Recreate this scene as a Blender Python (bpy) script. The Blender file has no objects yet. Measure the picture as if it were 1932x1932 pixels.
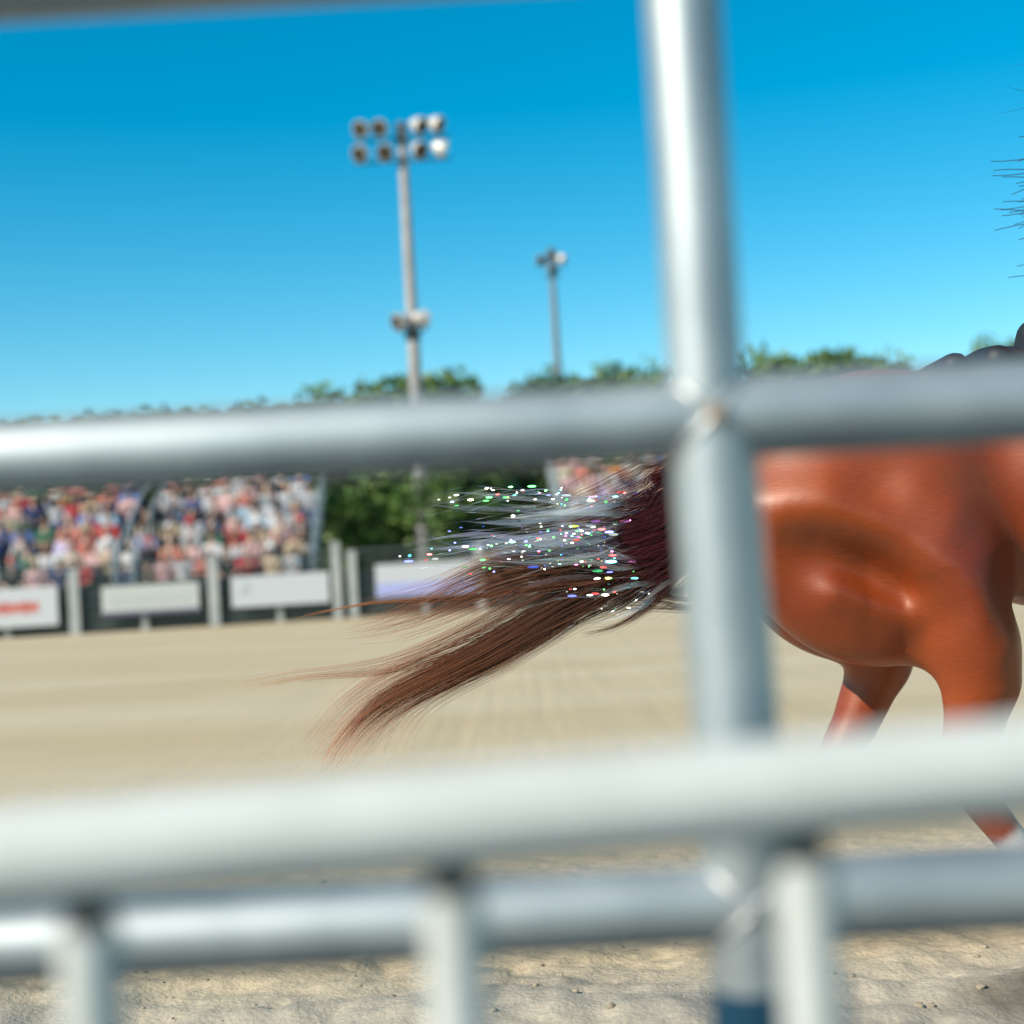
import bpy, math, random
import numpy as np
from mathutils import Vector, Matrix, noise

R = math.radians
rnd = random.Random(11)
rng = np.random.default_rng(7)
scene = bpy.context.scene
COL = scene.collection

# ------------------------------------------------------------------ camera
CAM_H, FPX, PITCH, ROLL = 1.05, 2760.0, R(2.075), R(3.3)
cam_data = bpy.data.cameras.new('camera')
cam_data.sensor_width = 56.0
cam_data.lens = 80.0
cam_data.clip_start = 0.05
cam_data.clip_end = 3000
cam_data.dof.use_dof = True
cam_data.dof.focus_distance = 3.68
cam_data.dof.aperture_fstop = 2.6
cam = bpy.data.objects.new('camera', cam_data)
COL.objects.link(cam)
CAM_M = Matrix.Translation((0, 0, CAM_H)) @ Matrix.Rotation(R(90) + PITCH, 4, 'X') @ Matrix.Rotation(-ROLL, 4, 'Z')
cam.matrix_world = CAM_M
scene.camera = cam

# ------------------------------------------------------------------ sky, sun, exposure
SUN_EL, SUN_AZ = R(36), R(52)          # azimuth: behind the camera, towards the left
sun_dir = Vector((-math.sin(SUN_AZ) * math.cos(SUN_EL), -math.cos(SUN_AZ) * math.cos(SUN_EL), math.sin(SUN_EL)))
world = bpy.data.worlds.new('World')
scene.world = world
world.use_nodes = True
wn, wl = world.node_tree.nodes, world.node_tree.links
bg = wn['Background']
bg.inputs['Strength'].default_value = 0.112
sky = wn.new('ShaderNodeTexSky')
sky.sky_type = 'NISHITA'
sky.sun_disc = False
sky.sun_elevation = SUN_EL
sky.sun_rotation = math.atan2(sun_dir.x, sun_dir.y)
sky.air_density = 1.0
sky.dust_density = 0.0
sky.ozone_density = 2.0
hs = wn.new('ShaderNodeHueSaturation')
hs.inputs['Hue'].default_value = 0.478
hs.inputs['Saturation'].default_value = 1.59
hs.inputs['Value'].default_value = 1.0
wl.new(sky.outputs[0], hs.inputs['Color'])
wl.new(hs.outputs[0], bg.inputs['Color'])

sd = bpy.data.lights.new('sun', 'SUN')
sd.energy = 4.5
sd.angle = R(0.53)
sd.color = (1.0, 0.92, 0.80)
sun = bpy.data.objects.new('sun', sd)
COL.objects.link(sun)
sun.rotation_euler = sun_dir.to_track_quat('Z', 'Y').to_euler()

scene.view_settings.view_transform = 'Standard'
scene.view_settings.look = 'None'
scene.view_settings.exposure = 0.40
scene.view_settings.gamma = 1.0
scene.render.engine = 'CYCLES'
scene.cycles.use_denoising = True
scene.cycles.sample_clamp_indirect = 6.0

# ------------------------------------------------------------------ helpers
def P(u, v, d):
    """world point seen at (u, v) on a 1932 px wide picture, at depth d along +y"""
    c = CAM_M.to_3x3() @ Vector(((u - 966) / FPX, (966 - v) / FPX, -1))
    return Vector((0, 0, CAM_H)) + c * (d / c.y)

FA, FB = Vector((-12.9, 34.8)), Vector((4.1, 35.8))      # line of the far arena fence
FT = (FB - FA).normalized()
FN = Vector((-FT.y, FT.x))                               # away from the arena
def PF(u, v, off=0.0):
    c = CAM_M.to_3x3() @ Vector(((u - 966) / FPX, (966 - v) / FPX, -1))
    a = FA + FN * off
    k = a.dot(FN) / (c.x * FN.x + c.y * FN.y)
    return Vector((0, 0, CAM_H)) + c * k
def along(u, off=0.0):
    p = PF(u, 1080, off)
    return (Vector((p.x, p.y)) - FA).dot(FT)
def FP(s, off, z=0.0):
    q = FA + FT * s + FN * off
    return Vector((q.x, q.y, z))
F_ROT = math.atan2(FT.y, FT.x)

def mat(name, color, rough=0.6, metal=0.0, **kw):
    m = bpy.data.materials.new(name)
    m.use_nodes = True
    b = m.node_tree.nodes['Principled BSDF']
    b.inputs['Base Color'].default_value = (*color, 1)
    b.inputs['Roughness'].default_value = rough
    b.inputs['Metallic'].default_value = metal
    for k, v in kw.items():
        b.inputs[k.replace('_', ' ')].default_value = v
    return m

def nodes(m):
    return m.node_tree.nodes, m.node_tree.links, m.node_tree.nodes['Principled BSDF']

def noisy(m, c1, c2, scale, bump=0.0, detail=6, coord='Object', lo=0.35, hi=0.65, dist=0.01, stretch=None):
    n, l, b = nodes(m)
    tc = n.new('ShaderNodeTexCoord')
    tx = n.new('ShaderNodeTexNoise')
    tx.inputs['Scale'].default_value = scale
    tx.inputs['Detail'].default_value = detail
    src = tc.outputs[coord]
    if stretch:
        mp = n.new('ShaderNodeMapping')
        mp.inputs['Scale'].default_value = stretch
        l.new(src, mp.inputs[0]); src = mp.outputs[0]
    l.new(src, tx.inputs['Vector'])
    rp = n.new('ShaderNodeValToRGB')
    rp.color_ramp.elements[0].position = lo
    rp.color_ramp.elements[1].position = hi
    rp.color_ramp.elements[0].color = (*c1, 1)
    rp.color_ramp.elements[1].color = (*c2, 1)
    l.new(tx.outputs[0], rp.inputs[0])
    l.new(rp.outputs[0], b.inputs['Base Color'])
    if bump:
        bp = n.new('ShaderNodeBump')
        bp.inputs['Strength'].default_value = bump
        bp.inputs['Distance'].default_value = dist
        l.new(tx.outputs[0], bp.inputs['Height'])
        l.new(bp.outputs[0], b.inputs['Normal'])
    return m

def tag(o, label=None, cat=None, group=None, kind=None):
    if label: o['label'] = label
    if cat: o['category'] = cat
    if group: o['group'] = group
    if kind: o['kind'] = kind
    return o

def empty(name, loc=(0, 0, 0), rz=0.0):
    o = bpy.data.objects.new(name, None)
    o.empty_display_size = 0.1
    COL.objects.link(o)
    o.location = loc
    o.rotation_euler = (0, 0, rz)
    return o

def link(name, me, m=None, parent=None):
    if m is not None and not me.materials:
        me.materials.append(m)
    o = bpy.data.objects.new(name, me)
    COL.objects.link(o)
    if parent: o.parent = parent
    return o

def copy_tree(o, parent=None):
    c = o.copy()
    COL.objects.link(c)
    if parent: c.parent = parent
    for ch in o.children:
        copy_tree(ch, c)
    return c

def npmesh(name, verts, faces, smooth=True, colors=None):
    """verts (N,3); faces (M,k) array"""
    me = bpy.data.meshes.new(name)
    verts = np.asarray(verts, np.float32); faces = np.asarray(faces, np.int32)
    M, k = faces.shape
    me.vertices.add(len(verts)); me.vertices.foreach_set('co', verts.ravel())
    me.loops.add(M * k); me.loops.foreach_set('vertex_index', faces.ravel())
    me.polygons.add(M)
    me.polygons.foreach_set('loop_start', np.arange(0, M * k, k, dtype=np.int32))
    me.polygons.foreach_set('use_smooth', np.full(M, smooth))
    if colors is not None:
        a = me.attributes.new('Col', 'FLOAT_COLOR', 'POINT')
        c = np.ones((len(verts), 4), np.float32); c[:, :3] = colors
        a.data.foreach_set('color', c.ravel())
    me.update(calc_edges=True)
    me.validate()
    return me

class MB:
    """collects boxes and tubes into one mesh"""
    def __init__(s): s.v, s.f, s.sm = [], [], []
    def box(s, c, size, rz=0.0, bevel=0.0):
        cx, cy, cz = c; hx, hy, hz = size[0] / 2, size[1] / 2, size[2] / 2
        b = len(s.v); ca, sa = math.cos(rz), math.sin(rz)
        for x, y, z in ((-1,-1,-1),(1,-1,-1),(1,1,-1),(-1,1,-1),(-1,-1,1),(1,-1,1),(1,1,1),(-1,1,1)):
            X, Y = x * hx, y * hy
            s.v.append((cx + X * ca - Y * sa, cy + X * sa + Y * ca, cz + z * hz))
        for f in ((0,3,2,1),(4,5,6,7),(0,1,5,4),(1,2,6,5),(2,3,7,6),(3,0,4,7)):
            s.f.append(tuple(b + i for i in f)); s.sm.append(False)
        return s
    def tube(s, pts, rad, n=16, cap=True):
        pts = [Vector(p) for p in pts]
        if not hasattr(rad, '__len__'): rad = [rad] * len(pts)
        rings = []
        for i, p in enumerate(pts):
            t = (pts[min(i + 1, len(pts) - 1)] - pts[max(i - 1, 0)]).normalized()
            a = Vector((0, 0, 1)) if abs(t.z) < 0.9 else Vector((0, 1, 0))
            x = t.cross(a).normalized(); y = t.cross(x)
            b = len(s.v)
            for k in range(n):
                q = 2 * math.pi * k / n
                s.v.append(tuple(p + (x * math.cos(q) + y * math.sin(q)) * rad[i]))
            rings.append(b)
        for i in range(len(rings) - 1):
            for k in range(n):
                a, b = rings[i], rings[i + 1]
                s.f.append((a + k, a + (k + 1) % n, b + (k + 1) % n, b + k)); s.sm.append(True)
        if cap:
            for r0, order in ((rings[0], list(reversed(range(n)))), (rings[-1], list(range(n)))):
                b = len(s.v); s.v += [s.v[r0 + k] for k in range(n)]
                s.f.append(tuple(b + k for k in order)); s.sm.append(False)
        return s
    def build(s, name, m, parent=None):
        me = bpy.data.meshes.new(name)
        me.from_pydata(s.v, [], s.f)
        me.polygons.foreach_set('use_smooth', s.sm)
        me.update()
        return link(name, me, m, parent)

# signed distance modelling, meshed with surface nets
def cone(p, a, b, ra, rb):
    a = np.array(a, np.float32); ab = np.array(b, np.float32) - a
    pa = p - a
    t = np.clip(pa @ ab / max(float(ab @ ab), 1e-9), 0, 1)
    return np.linalg.norm(pa - t[:, None] * ab, axis=1) - (ra + (rb - ra) * t)
def ell(p, c, r):
    r = np.array(r, np.float32); q = p - np.array(c, np.float32)
    k0 = np.linalg.norm(q / r, axis=1); k1 = np.linalg.norm(q / (r * r), axis=1)
    return k0 * (k0 - 1) / np.maximum(k1, 1e-6)
def chain(p, pts, k=0.03):
    d = None
    for (a, ra), (b, rb) in zip(pts[:-1], pts[1:]):
        e = cone(p, a, b, ra, rb)
        d = e if d is None else np.minimum(d, e)
    return d
def smin(a, b, k):
    h = np.clip(0.5 + 0.5 * (b - a) / k, 0, 1)
    return b + (a - b) * h - k * h * (1 - h)
def poly_d2(x, z, pts):
    d = None
    for (ax, az), (bx, bz) in zip(pts[:-1], pts[1:]):
        vx, vz = bx - ax, bz - az
        t = np.clip(((x - ax) * vx + (z - az) * vz) / (vx * vx + vz * vz), 0, 1)
        e = (x - ax - t * vx) ** 2 + (z - az - t * vz) ** 2
        d = e if d is None else np.minimum(d, e)
    return d
def nets(fn, lo, hi, h):
    lo = np.array(lo, np.float32); hi = np.array(hi, np.float32)
    n = np.ceil((hi - lo) / h).astype(int) + 1
    ax = [lo[i] + h * np.arange(n[i], dtype=np.float32) for i in range(3)]
    g = np.stack(np.meshgrid(*ax, indexing='ij'), -1).reshape(-1, 3)
    F = np.concatenate([fn(g[i:i + 400000]) for i in range(0, len(g), 400000)]).reshape(n)
    S = F < 0
    C = [(i, j, k) for i in (0, 1) for j in (0, 1) for k in (0, 1)]
    sub = lambda A, o: A[o[0]:n[0]-1+o[0], o[1]:n[1]-1+o[1], o[2]:n[2]-1+o[2]]
    cnt = sum(sub(S, o).astype(np.int8) for o in C)
    act = (cnt > 0) & (cnt < 8)
    ci = np.argwhere(act)
    acc = np.zeros((len(ci), 3)); num = np.zeros(len(ci))
    vals = {o: F[ci[:, 0]+o[0], ci[:, 1]+o[1], ci[:, 2]+o[2]] for o in C}
    for o in C:
        for a in range(3):
            if o[a] == 0:
                q = list(o); q[a] = 1; q = tuple(q)
                A, B = vals[o], vals[q]
                m = (A < 0) != (B < 0)
                t = np.where(m, A / np.where(m, A - B, 1), 0)
                pt = np.tile(np.array(o, float), (len(ci), 1)); pt[:, a] = t
                acc[m] += pt[m]; num[m] += 1
    V = lo + h * (ci + acc / num[:, None])
    idx = np.full(act.shape, -1, np.int64); idx[act] = np.arange(len(ci))
    Q = []
    for a in range(3):
        b, c = (a + 1) % 3, (a + 2) % 3
        s0 = [slice(None)] * 3; s1 = [slice(None)] * 3
        s0[a] = slice(0, n[a] - 1); s1[a] = slice(1, n[a])
        A, B = S[tuple(s0)], S[tuple(s1)]
        e = np.argwhere(A != B)
        e = e[(e[:, b] > 0) & (e[:, c] > 0) & (e[:, b] < n[b]-1) & (e[:, c] < n[c]-1)]
        flip = A[tuple(e.T)]
        def at(db, dc):
            q = e.copy(); q[:, b] += db; q[:, c] += dc
            return idx[tuple(q.T)]
        f = np.stack([at(-1, -1), at(0, -1), at(0, 0), at(-1, 0)], 1)
        f[~flip] = f[~flip][:, ::-1]
        Q.append(f)
    return V.astype(np.float32), np.concatenate(Q)
def sdf_mesh(name, fn, lo, hi, h, colors=None):
    V, Q = nets(fn, lo, hi, h)
    return npmesh(name, V, Q, True, colors(V) if colors else None)

def tubes(name, S, rad, colors=None, sides=3):
    """S (N,K,3) strands, rad (N,K)"""
    N, K, _ = S.shape
    t = np.gradient(S, axis=1); t /= np.linalg.norm(t, axis=2, keepdims=True) + 1e-9
    ref = np.array([0.05, 1, 0.1]); ref /= np.linalg.norm(ref)
    x = np.cross(t, ref); x /= np.linalg.norm(x, axis=2, keepdims=True) + 1e-9
    y = np.cross(t, x)
    a = 2 * np.pi * np.arange(sides) / sides
    V = S[:, :, None] + rad[:, :, None, None] * (x[:, :, None] * np.cos(a)[:, None] + y[:, :, None] * np.sin(a)[:, None])
    i = np.arange(N * K * sides).reshape(N, K, sides)
    j = np.roll(i, -1, axis=2)
    Q = np.stack([i[:, :-1], j[:, :-1], j[:, 1:], i[:, 1:]], -1).reshape(-1, 4)
    c = None if colors is None else np.repeat(colors[:, :, None], sides, 2).reshape(-1, 3)
    return npmesh(name, V.reshape(-1, 3), Q, True, c)

def col_attr(m, inp='Base Color'):
    n, l, b = nodes(m)
    a = n.new('ShaderNodeAttribute'); a.attribute_name = 'Col'
    l.new(a.outputs['Color'], b.inputs[inp])
    return m

# ------------------------------------------------------------------ ground
def axis(lo, d0, d1, hi, step, far):
    a = list(np.arange(d0, d1, step)); s = step; x = d1
    while x < hi: a.append(x); s *= 1.16; x += s
    a.append(hi); s = step; x = d0 - s
    while x > lo: a.insert(0, x); s *= 1.16; x -= s
    a.insert(0, lo)
    return np.array(a)
gx = axis(-600, -1.6, 2.2, 600, 0.016, 0); gy = axis(-60, 2.9, 5.2, 1400, 0.016, 0)
GX, GY = np.meshgrid(gx, gy, indexing='ij')
def fz(x, y):
    if y < 2.25 or y > 60 or abs(x) > 40: return 0.0
    n = 0.045 * noise.noise(Vector((x * 1.1, y * 1.6, 0)))
    n += 0.030 * noise.noise(Vector((x * 3.7, y * 4.5, 3)))
    c = noise.noise(Vector((x * 11, y * 11, 7)))
    n += 0.018 * c
    n += 0.006 * noise.noise(Vector((x * 26, y * 26, 1)))
    n -= 0.05 * max(0.0, noise.noise(Vector((x * 8.5, y * 8.5, 21))) - .34) + 0.03 * max(0.0, noise.noise(Vector((x * 19, y * 19, 5))) - .36)
    n += 0.02 * math.exp(-((x - 1.18) / .16) ** 2 - ((y - 3.42) / .10) ** 2) * (1 + noise.noise(Vector((x * 9, y * 9, 2))))
    k = max(0.0, min(1.0, (y - 2.25) / 0.5)) * max(0.35, min(1.0, (7.0 - y) / 3))
    return n * k * .75
GZ = np.array([fz(x, y) for x, y in zip(GX.ravel(), GY.ravel())])
nx_, ny_ = GX.shape
gi = np.arange(nx_ * ny_).reshape(nx_, ny_)
gq = np.stack([gi[:-1, :-1], gi[1:, :-1], gi[1:, 1:], gi[:-1, 1:]], -1).reshape(-1, 4)
gm = npmesh('ground', np.stack([GX.ravel(), GY.ravel(), GZ], 1), gq)
m_sand = mat('sand', (0.45, 0.37, 0.25), 0.95, Specular_IOR_Level=0.15)
def sand_nodes(m):
    n, l, b = nodes(m)
    tc = n.new('ShaderNodeTexCoord')
    def nz(scale, detail=5, stretch=None):
        t = n.new('ShaderNodeTexNoise'); t.inputs['Scale'].default_value = scale; t.inputs['Detail'].default_value = detail
        s = tc.outputs['Object']
        if stretch:
            mp = n.new('ShaderNodeMapping'); mp.inputs['Scale'].default_value = stretch
            l.new(s, mp.inputs[0]); s = mp.outputs[0]
        l.new(s, t.inputs['Vector']); return t.outputs[0]
    def ramp(src, a, b_, p0, p1):
        r = n.new('ShaderNodeValToRGB'); r.color_ramp.elements[0].position = p0; r.color_ramp.elements[1].position = p1
        r.color_ramp.elements[0].color = (*a, 1); r.color_ramp.elements[1].color = (*b_, 1)
        l.new(src, r.inputs[0]); return r.outputs[0]
    def mix(a, b_, f, mode='MIX'):
        x = n.new('ShaderNodeMix'); x.data_type = 'RGBA'; x.blend_type = mode
        if isinstance(f, float): x.inputs[0].default_value = f
        else: l.new(f, x.inputs[0])
        l.new(a, x.inputs[6]); l.new(b_, x.inputs[7]); return x.outputs[2]
    base = ramp(nz(0.35, 4, (0.35, 1.6, 1)), (0.52, 0.395, 0.235), (0.59, 0.475, 0.315), 0.34, 0.66)
    fine = ramp(nz(38, 6), (0.80, 0.80, 0.80), (1.08, 1.08, 1.08), 0.3, 0.62)
    c = mix(base, fine, 1.0, 'MULTIPLY')
    mottled = ramp(nz(1.7, 5), (0, 0, 0), (1, 1, 1), 0.44, 0.64)
    # darker, greyer mottling in the churned strip next to the fence
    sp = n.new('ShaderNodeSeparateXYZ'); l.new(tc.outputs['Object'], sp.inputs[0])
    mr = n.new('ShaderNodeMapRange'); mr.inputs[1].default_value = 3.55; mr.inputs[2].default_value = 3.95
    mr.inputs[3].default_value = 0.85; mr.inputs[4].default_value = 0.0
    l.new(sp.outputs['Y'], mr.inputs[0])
    mm = n.new('ShaderNodeMath'); mm.operation = 'MULTIPLY'; l.new(mottled, mm.inputs[0]); l.new(mr.outputs[0], mm.inputs[1])
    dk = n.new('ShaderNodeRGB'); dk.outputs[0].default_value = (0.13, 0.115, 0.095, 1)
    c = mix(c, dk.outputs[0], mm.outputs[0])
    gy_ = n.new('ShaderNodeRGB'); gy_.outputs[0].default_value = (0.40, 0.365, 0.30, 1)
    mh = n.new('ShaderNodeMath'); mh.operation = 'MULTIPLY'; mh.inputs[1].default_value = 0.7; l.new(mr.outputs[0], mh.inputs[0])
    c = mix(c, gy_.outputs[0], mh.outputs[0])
    # a scraped-up damp patch of dark subsoil
    vd = n.new('ShaderNodeVectorMath'); vd.operation = 'DISTANCE'; vd.inputs[1].default_value = (1.27, 3.36, 0)
    l.new(tc.outputs['Object'], vd.inputs[0])
    ad = n.new('ShaderNodeMath'); ad.operation = 'MULTIPLY_ADD'; ad.inputs[1].default_value = -0.40
    l.new(nz(5.5, 4), ad.inputs[0]); l.new(vd.outputs['Value'], ad.inputs[2])
    pm = n.new('ShaderNodeMapRange'); pm.inputs[1].default_value = 0.15; pm.inputs[2].default_value = -0.06; pm.inputs[3].default_value = 0.0; pm.inputs[4].default_value = 0.85
    l.new(ad.outputs[0], pm.inputs[0])
    dk2 = n.new('ShaderNodeRGB'); dk2.outputs[0].default_value = (0.085, 0.075, 0.06, 1)
    c = mix(c, dk2.outputs[0], pm.outputs[0])
    l.new(c, b.inputs['Base Color'])
    bp = n.new('ShaderNodeBump'); bp.inputs['Strength'].default_value = 0.5; bp.inputs['Distance'].default_value = 0.012
    l.new(nz(70, 5), bp.inputs['Height']); l.new(bp.outputs[0], b.inputs['Normal'])
sand_nodes(m_sand)
tag(link('ground', gm, m_sand), kind='structure')

m_dark_ground = noisy(mat('added_dark_ground', (0.04, 0.045, 0.05), 0.9), (0.022, 0.026, 0.030), (0.045, 0.05, 0.052), 90, 0.3)
tag(MB().box((0, -6.72, -0.036), (60, 18.0, 0.08)).build('added_dark_slab', m_dark_ground), kind='structure')  # unseen dark slab, added to cut ground bounce onto the rail undersides

# loose clods on the churned strip
def clods():
    import bmesh
    bm = bmesh.new(); bmesh.ops.create_icosphere(bm, subdivisions=2, radius=1)
    bv = np.array([v.co[:] for v in bm.verts]); bf = np.array([[v.index for v in f.verts] for f in bm.faces]); bm.free()
    V, F = [], []; o = 0
    for i in range(520):
        y = 2.7 + 2.6 * rnd.random() ** 1.4; x = -1.5 + 3.6 * rnd.random()
        s = 0.002 + 0.010 * rnd.random() ** 4
        v = bv * (1 + 0.22 * rng.standard_normal((len(bv), 1))) * np.array([s, s, s * 0.7])
        V.append(v + np.array([x, y, fz(x, y) + s * 0.2])); F.append(bf + o); o += len(bv)
    return npmesh('dirt_clods', np.concatenate(V), np.concatenate(F), True)
m_clod = noisy(mat('clod', (0.35, 0.28, 0.19), 0.95), (0.22, 0.18, 0.12), (0.44, 0.36, 0.25), 6)
tag(link('dirt_clods', clods(), m_clod), 'loose crumbs of pale dirt scattered over the churned arena floor', 'dirt', kind='stuff')

# ------------------------------------------------------------------ far arena fence, banners
m_fence_dark = mat('dark_fence_steel', (0.055, 0.075, 0.07), 0.6)
m_fence_post = noisy(mat('pale_post', (0.5, 0.5, 0.47), 0.6), (.30, .32, .31), (.42, .425, .40), 3)
m_white = mat('banner_white', (0.50, 0.51, 0.52), 0.55)
m_red = mat('banner_red', (0.56, 0.14, 0.11), 0.55)
m_lav = mat('banner_lavender', (0.36, 0.38, 0.66), 0.55)
m_violet = mat('banner_violet', (0.12, 0.10, 0.16), 0.55)
m_grey = mat('banner_grey', (0.36, 0.40, 0.38), 0.55)
fence = empty('arena_fence', FP(0, 0), F_ROT)
tag(fence, 'dark railed fence with pale posts along the far side of the arena', 'fence')
S0, S1 = along(-420), along(1500)
for z in (0.18, 0.42, 0.66, 0.90, 1.14, 1.38, 1.6):
    MB().tube([(S0, 0, z), (S1, 0, z)], 0.04, 10).build('rail', m_fence_dark, fence)
MB().box(((S0 + S1) / 2, 0.10, 0.55), (S1 - S0, 0.03, 1.08)).build('kick_panel', m_fence_dark, fence)
for u, top, w in ((-120, 1.65, .2), (140, 1.55, .24), (403, 1.62, .24), (635, 1.86, .2), (665, 1.62, .2), (905, 1.6, .2), (1195, 1.6, .2), (1420, 1.6, .2)):
    s = along(u)
    MB().box((s, -0.07, top / 2), (w, 0.2, top)).build('post', m_fence_post, fence)
for u in (10, 270, 525, 800, 1060, 1300):
    s = along(u)
    MB().box((s, -0.02, 0.5), (0.14, 0.1, 1.0)).build('picket', m_fence_post, fence)

def banner(u0, u1, vt, vb, label, strip=None, marks=(), mark_mat=None, m=None):
    """a printed board hung on the fence; vt, vb = top and bottom rows of the left edge"""
    s0, s1 = along(u0, -0.2), along(u1, -0.2)
    zt, zb = PF(u0, vt, -0.2).z, PF(u0, vb, -0.2).z
    w, h = s1 - s0, zt - zb
    t = empty('banner', FP((s0 + s1) / 2, -0.2, zb), F_ROT)
    tag(t, label, 'banner', 'sponsor banners on the far fence')
    MB().box((0, 0, h / 2), (w, 0.03, h)).build('sheet', m or m_white, t)
    if strip:
        sm, a, b = strip
        MB().box((0, -0.019, h * (a + b) / 2), (w * 0.985, 0.004, h * (b - a))).build('stripe', sm, t)
    if marks:
        k = MB()
        for x, z, ww, hh in marks:
            k.box((-w / 2 + x * w, -0.019, z * h), (ww * w, 0.004, hh * h))
        k.build('lettering', mark_mat, t)
    return t
lw = [(0.06 + 0.052 * i, 0.47 + 0.01 * (i % 3), 0.022 if i % 2 else 0.036, 0.26 if i % 4 else 0.36) for i in range(15)]
banner(-82, 106, 1116, 1190, 'white banner with a red block of lettering, at the left end of the far fence', marks=lw + [(0.42, 0.50, 0.78, 0.20)], mark_mat=m_red)
g2 = [(0.5, 0.40, 0.80, 0.03)] + [(0.12 + 0.085 * i, 0.55, 0.028, 0.34 if i % 3 else 0.42) for i in range(10)]
banner(190, 373, 1108, 1164, 'off-white banner with faint grey lettering above a dark violet bottom edge', strip=(m_violet, 0.0, 0.14), marks=g2, mark_mat=mat('banner_faint', (0.42, 0.445, 0.43), 0.55), m=mat('banner_cream', (0.47, 0.48, 0.45), 0.55))
banner(435, 619, 1089, 1147, 'plain bright white banner with one grey mark near its left end', marks=[(0.16, 0.62, 0.035, 0.4), (0.10, 0.46, 0.03, 0.2)], mark_mat=m_grey)
banner(708, 897, 1066, 1128, 'white banner with a lavender blue lower band, in front of the trees', strip=(m_lav, 0.02, 0.42))
banner(990, 1170, 1056, 1118, 'pale cream banner hanging behind the streaming tail hair', m=mat('banner_pale', (0.5, 0.46, 0.42), 0.55))
banner(1215, 1400, 1046, 1106, 'beige banner hanging behind the galvanised post, right of the tail', m=mat('banner_beige', (0.48, 0.42, 0.34), 0.55))

# ------------------------------------------------------------------ bleachers
m_alu = mat('bleacher_metal', (0.32, 0.36, 0.36), 0.45, 0.3)
m_riser = mat('bleacher_riser', (0.10, 0.13, 0.13), 0.7)
ROW0, ROWD, ROWH, SEAT0 = 2.4, 0.78, 0.37, 0.95
NR = 8
def bleacher(u0, u1, label, aisle=None):
    s0, s1 = along(u0, 2 if u0 < 0 else 8.5), along(u1, 6)
    b = empty('bleacher', FP(s0, 0), F_ROT)
    tag(b, label, 'bleacher')
    L = s1 - s0
    for r in range(NR):
        y, z = ROW0 + ROWD * r, SEAT0 + ROWH * r
        MB().box((L / 2, y, z - 0.03), (L, 0.28, 0.05)).build('bench', m_alu, b)
        MB().box((L / 2, y - 0.05, z - 0.42), (L, ROWD + 0.25, 0.04)).build('footboard', m_alu, b)
        MB().box((L / 2, y + 0.30, z - 0.22), (L, 0.03, 0.34)).build('riser', m_riser, b)
    for x in np.linspace(0.1, L - 0.1, 7):
        for r in range(0, NR, 2):
            MB().box((x, ROW0 + ROWD * r + 0.1, (SEAT0 + ROWH * r) / 2 - 0.25), (0.08, 0.08, SEAT0 + ROWH * r - 0.5)).build('support_leg', m_riser, b)
    for x in (0.0, L):
        h = MB()
        for z in (0.35, 0.7, 1.05):
            h.tube([(x, ROW0 - 0.2, SEAT0 + z - 0.2), (x, ROW0 + ROWD * NR, SEAT0 + ROWH * NR + z - 0.2)], 0.025, 8)
        for r in range(NR + 1):
            h.tube([(x, ROW0 - 0.2 + ROWD * r, SEAT0 + ROWH * r - 0.3), (x, ROW0 - 0.2 + ROWD * r, SEAT0 + ROWH * r + 0.85)], 0.03, 8)
        h.build('guard_rail', m_alu, b)
    h = MB()
    for z in (0.5, 1.0):
        h.tube([(0, ROW0 + ROWD * NR, SEAT0 + ROWH * NR + z), (L, ROW0 + ROWD * NR, SEAT0 + ROWH * NR + z)], 0.03, 8)
    h.build('back_rail', m_alu, b)
    if aisle:
        for u in aisle:
            x = along(u, 2) - s0
            MB().tube([(x, ROW0 - 0.4, 0.9), (x, ROW0 + 0.2, 2.0), (x, ROW0 + ROWD * NR, SEAT0 + ROWH * NR + 0.9)], 0.05, 8).tube([(x, ROW0 - 0.4, 0.5), (x, ROW0 - 0.4, 2.2)], 0.05, 8).tube([(x, ROW0 + 2.2, 1.2), (x, ROW0 + 2.2, 3.1)], 0.05, 8).build('handrail', m_alu, b)
    return s0, s1
L0, L1 = bleacher(-330, 610, 'grey metal bleacher packed with spectators, left of the trees', aisle=(214, 252))
R0, R1 = bleacher(1044, 1560, 'grey metal bleacher with spectators, right of the trees')

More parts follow.
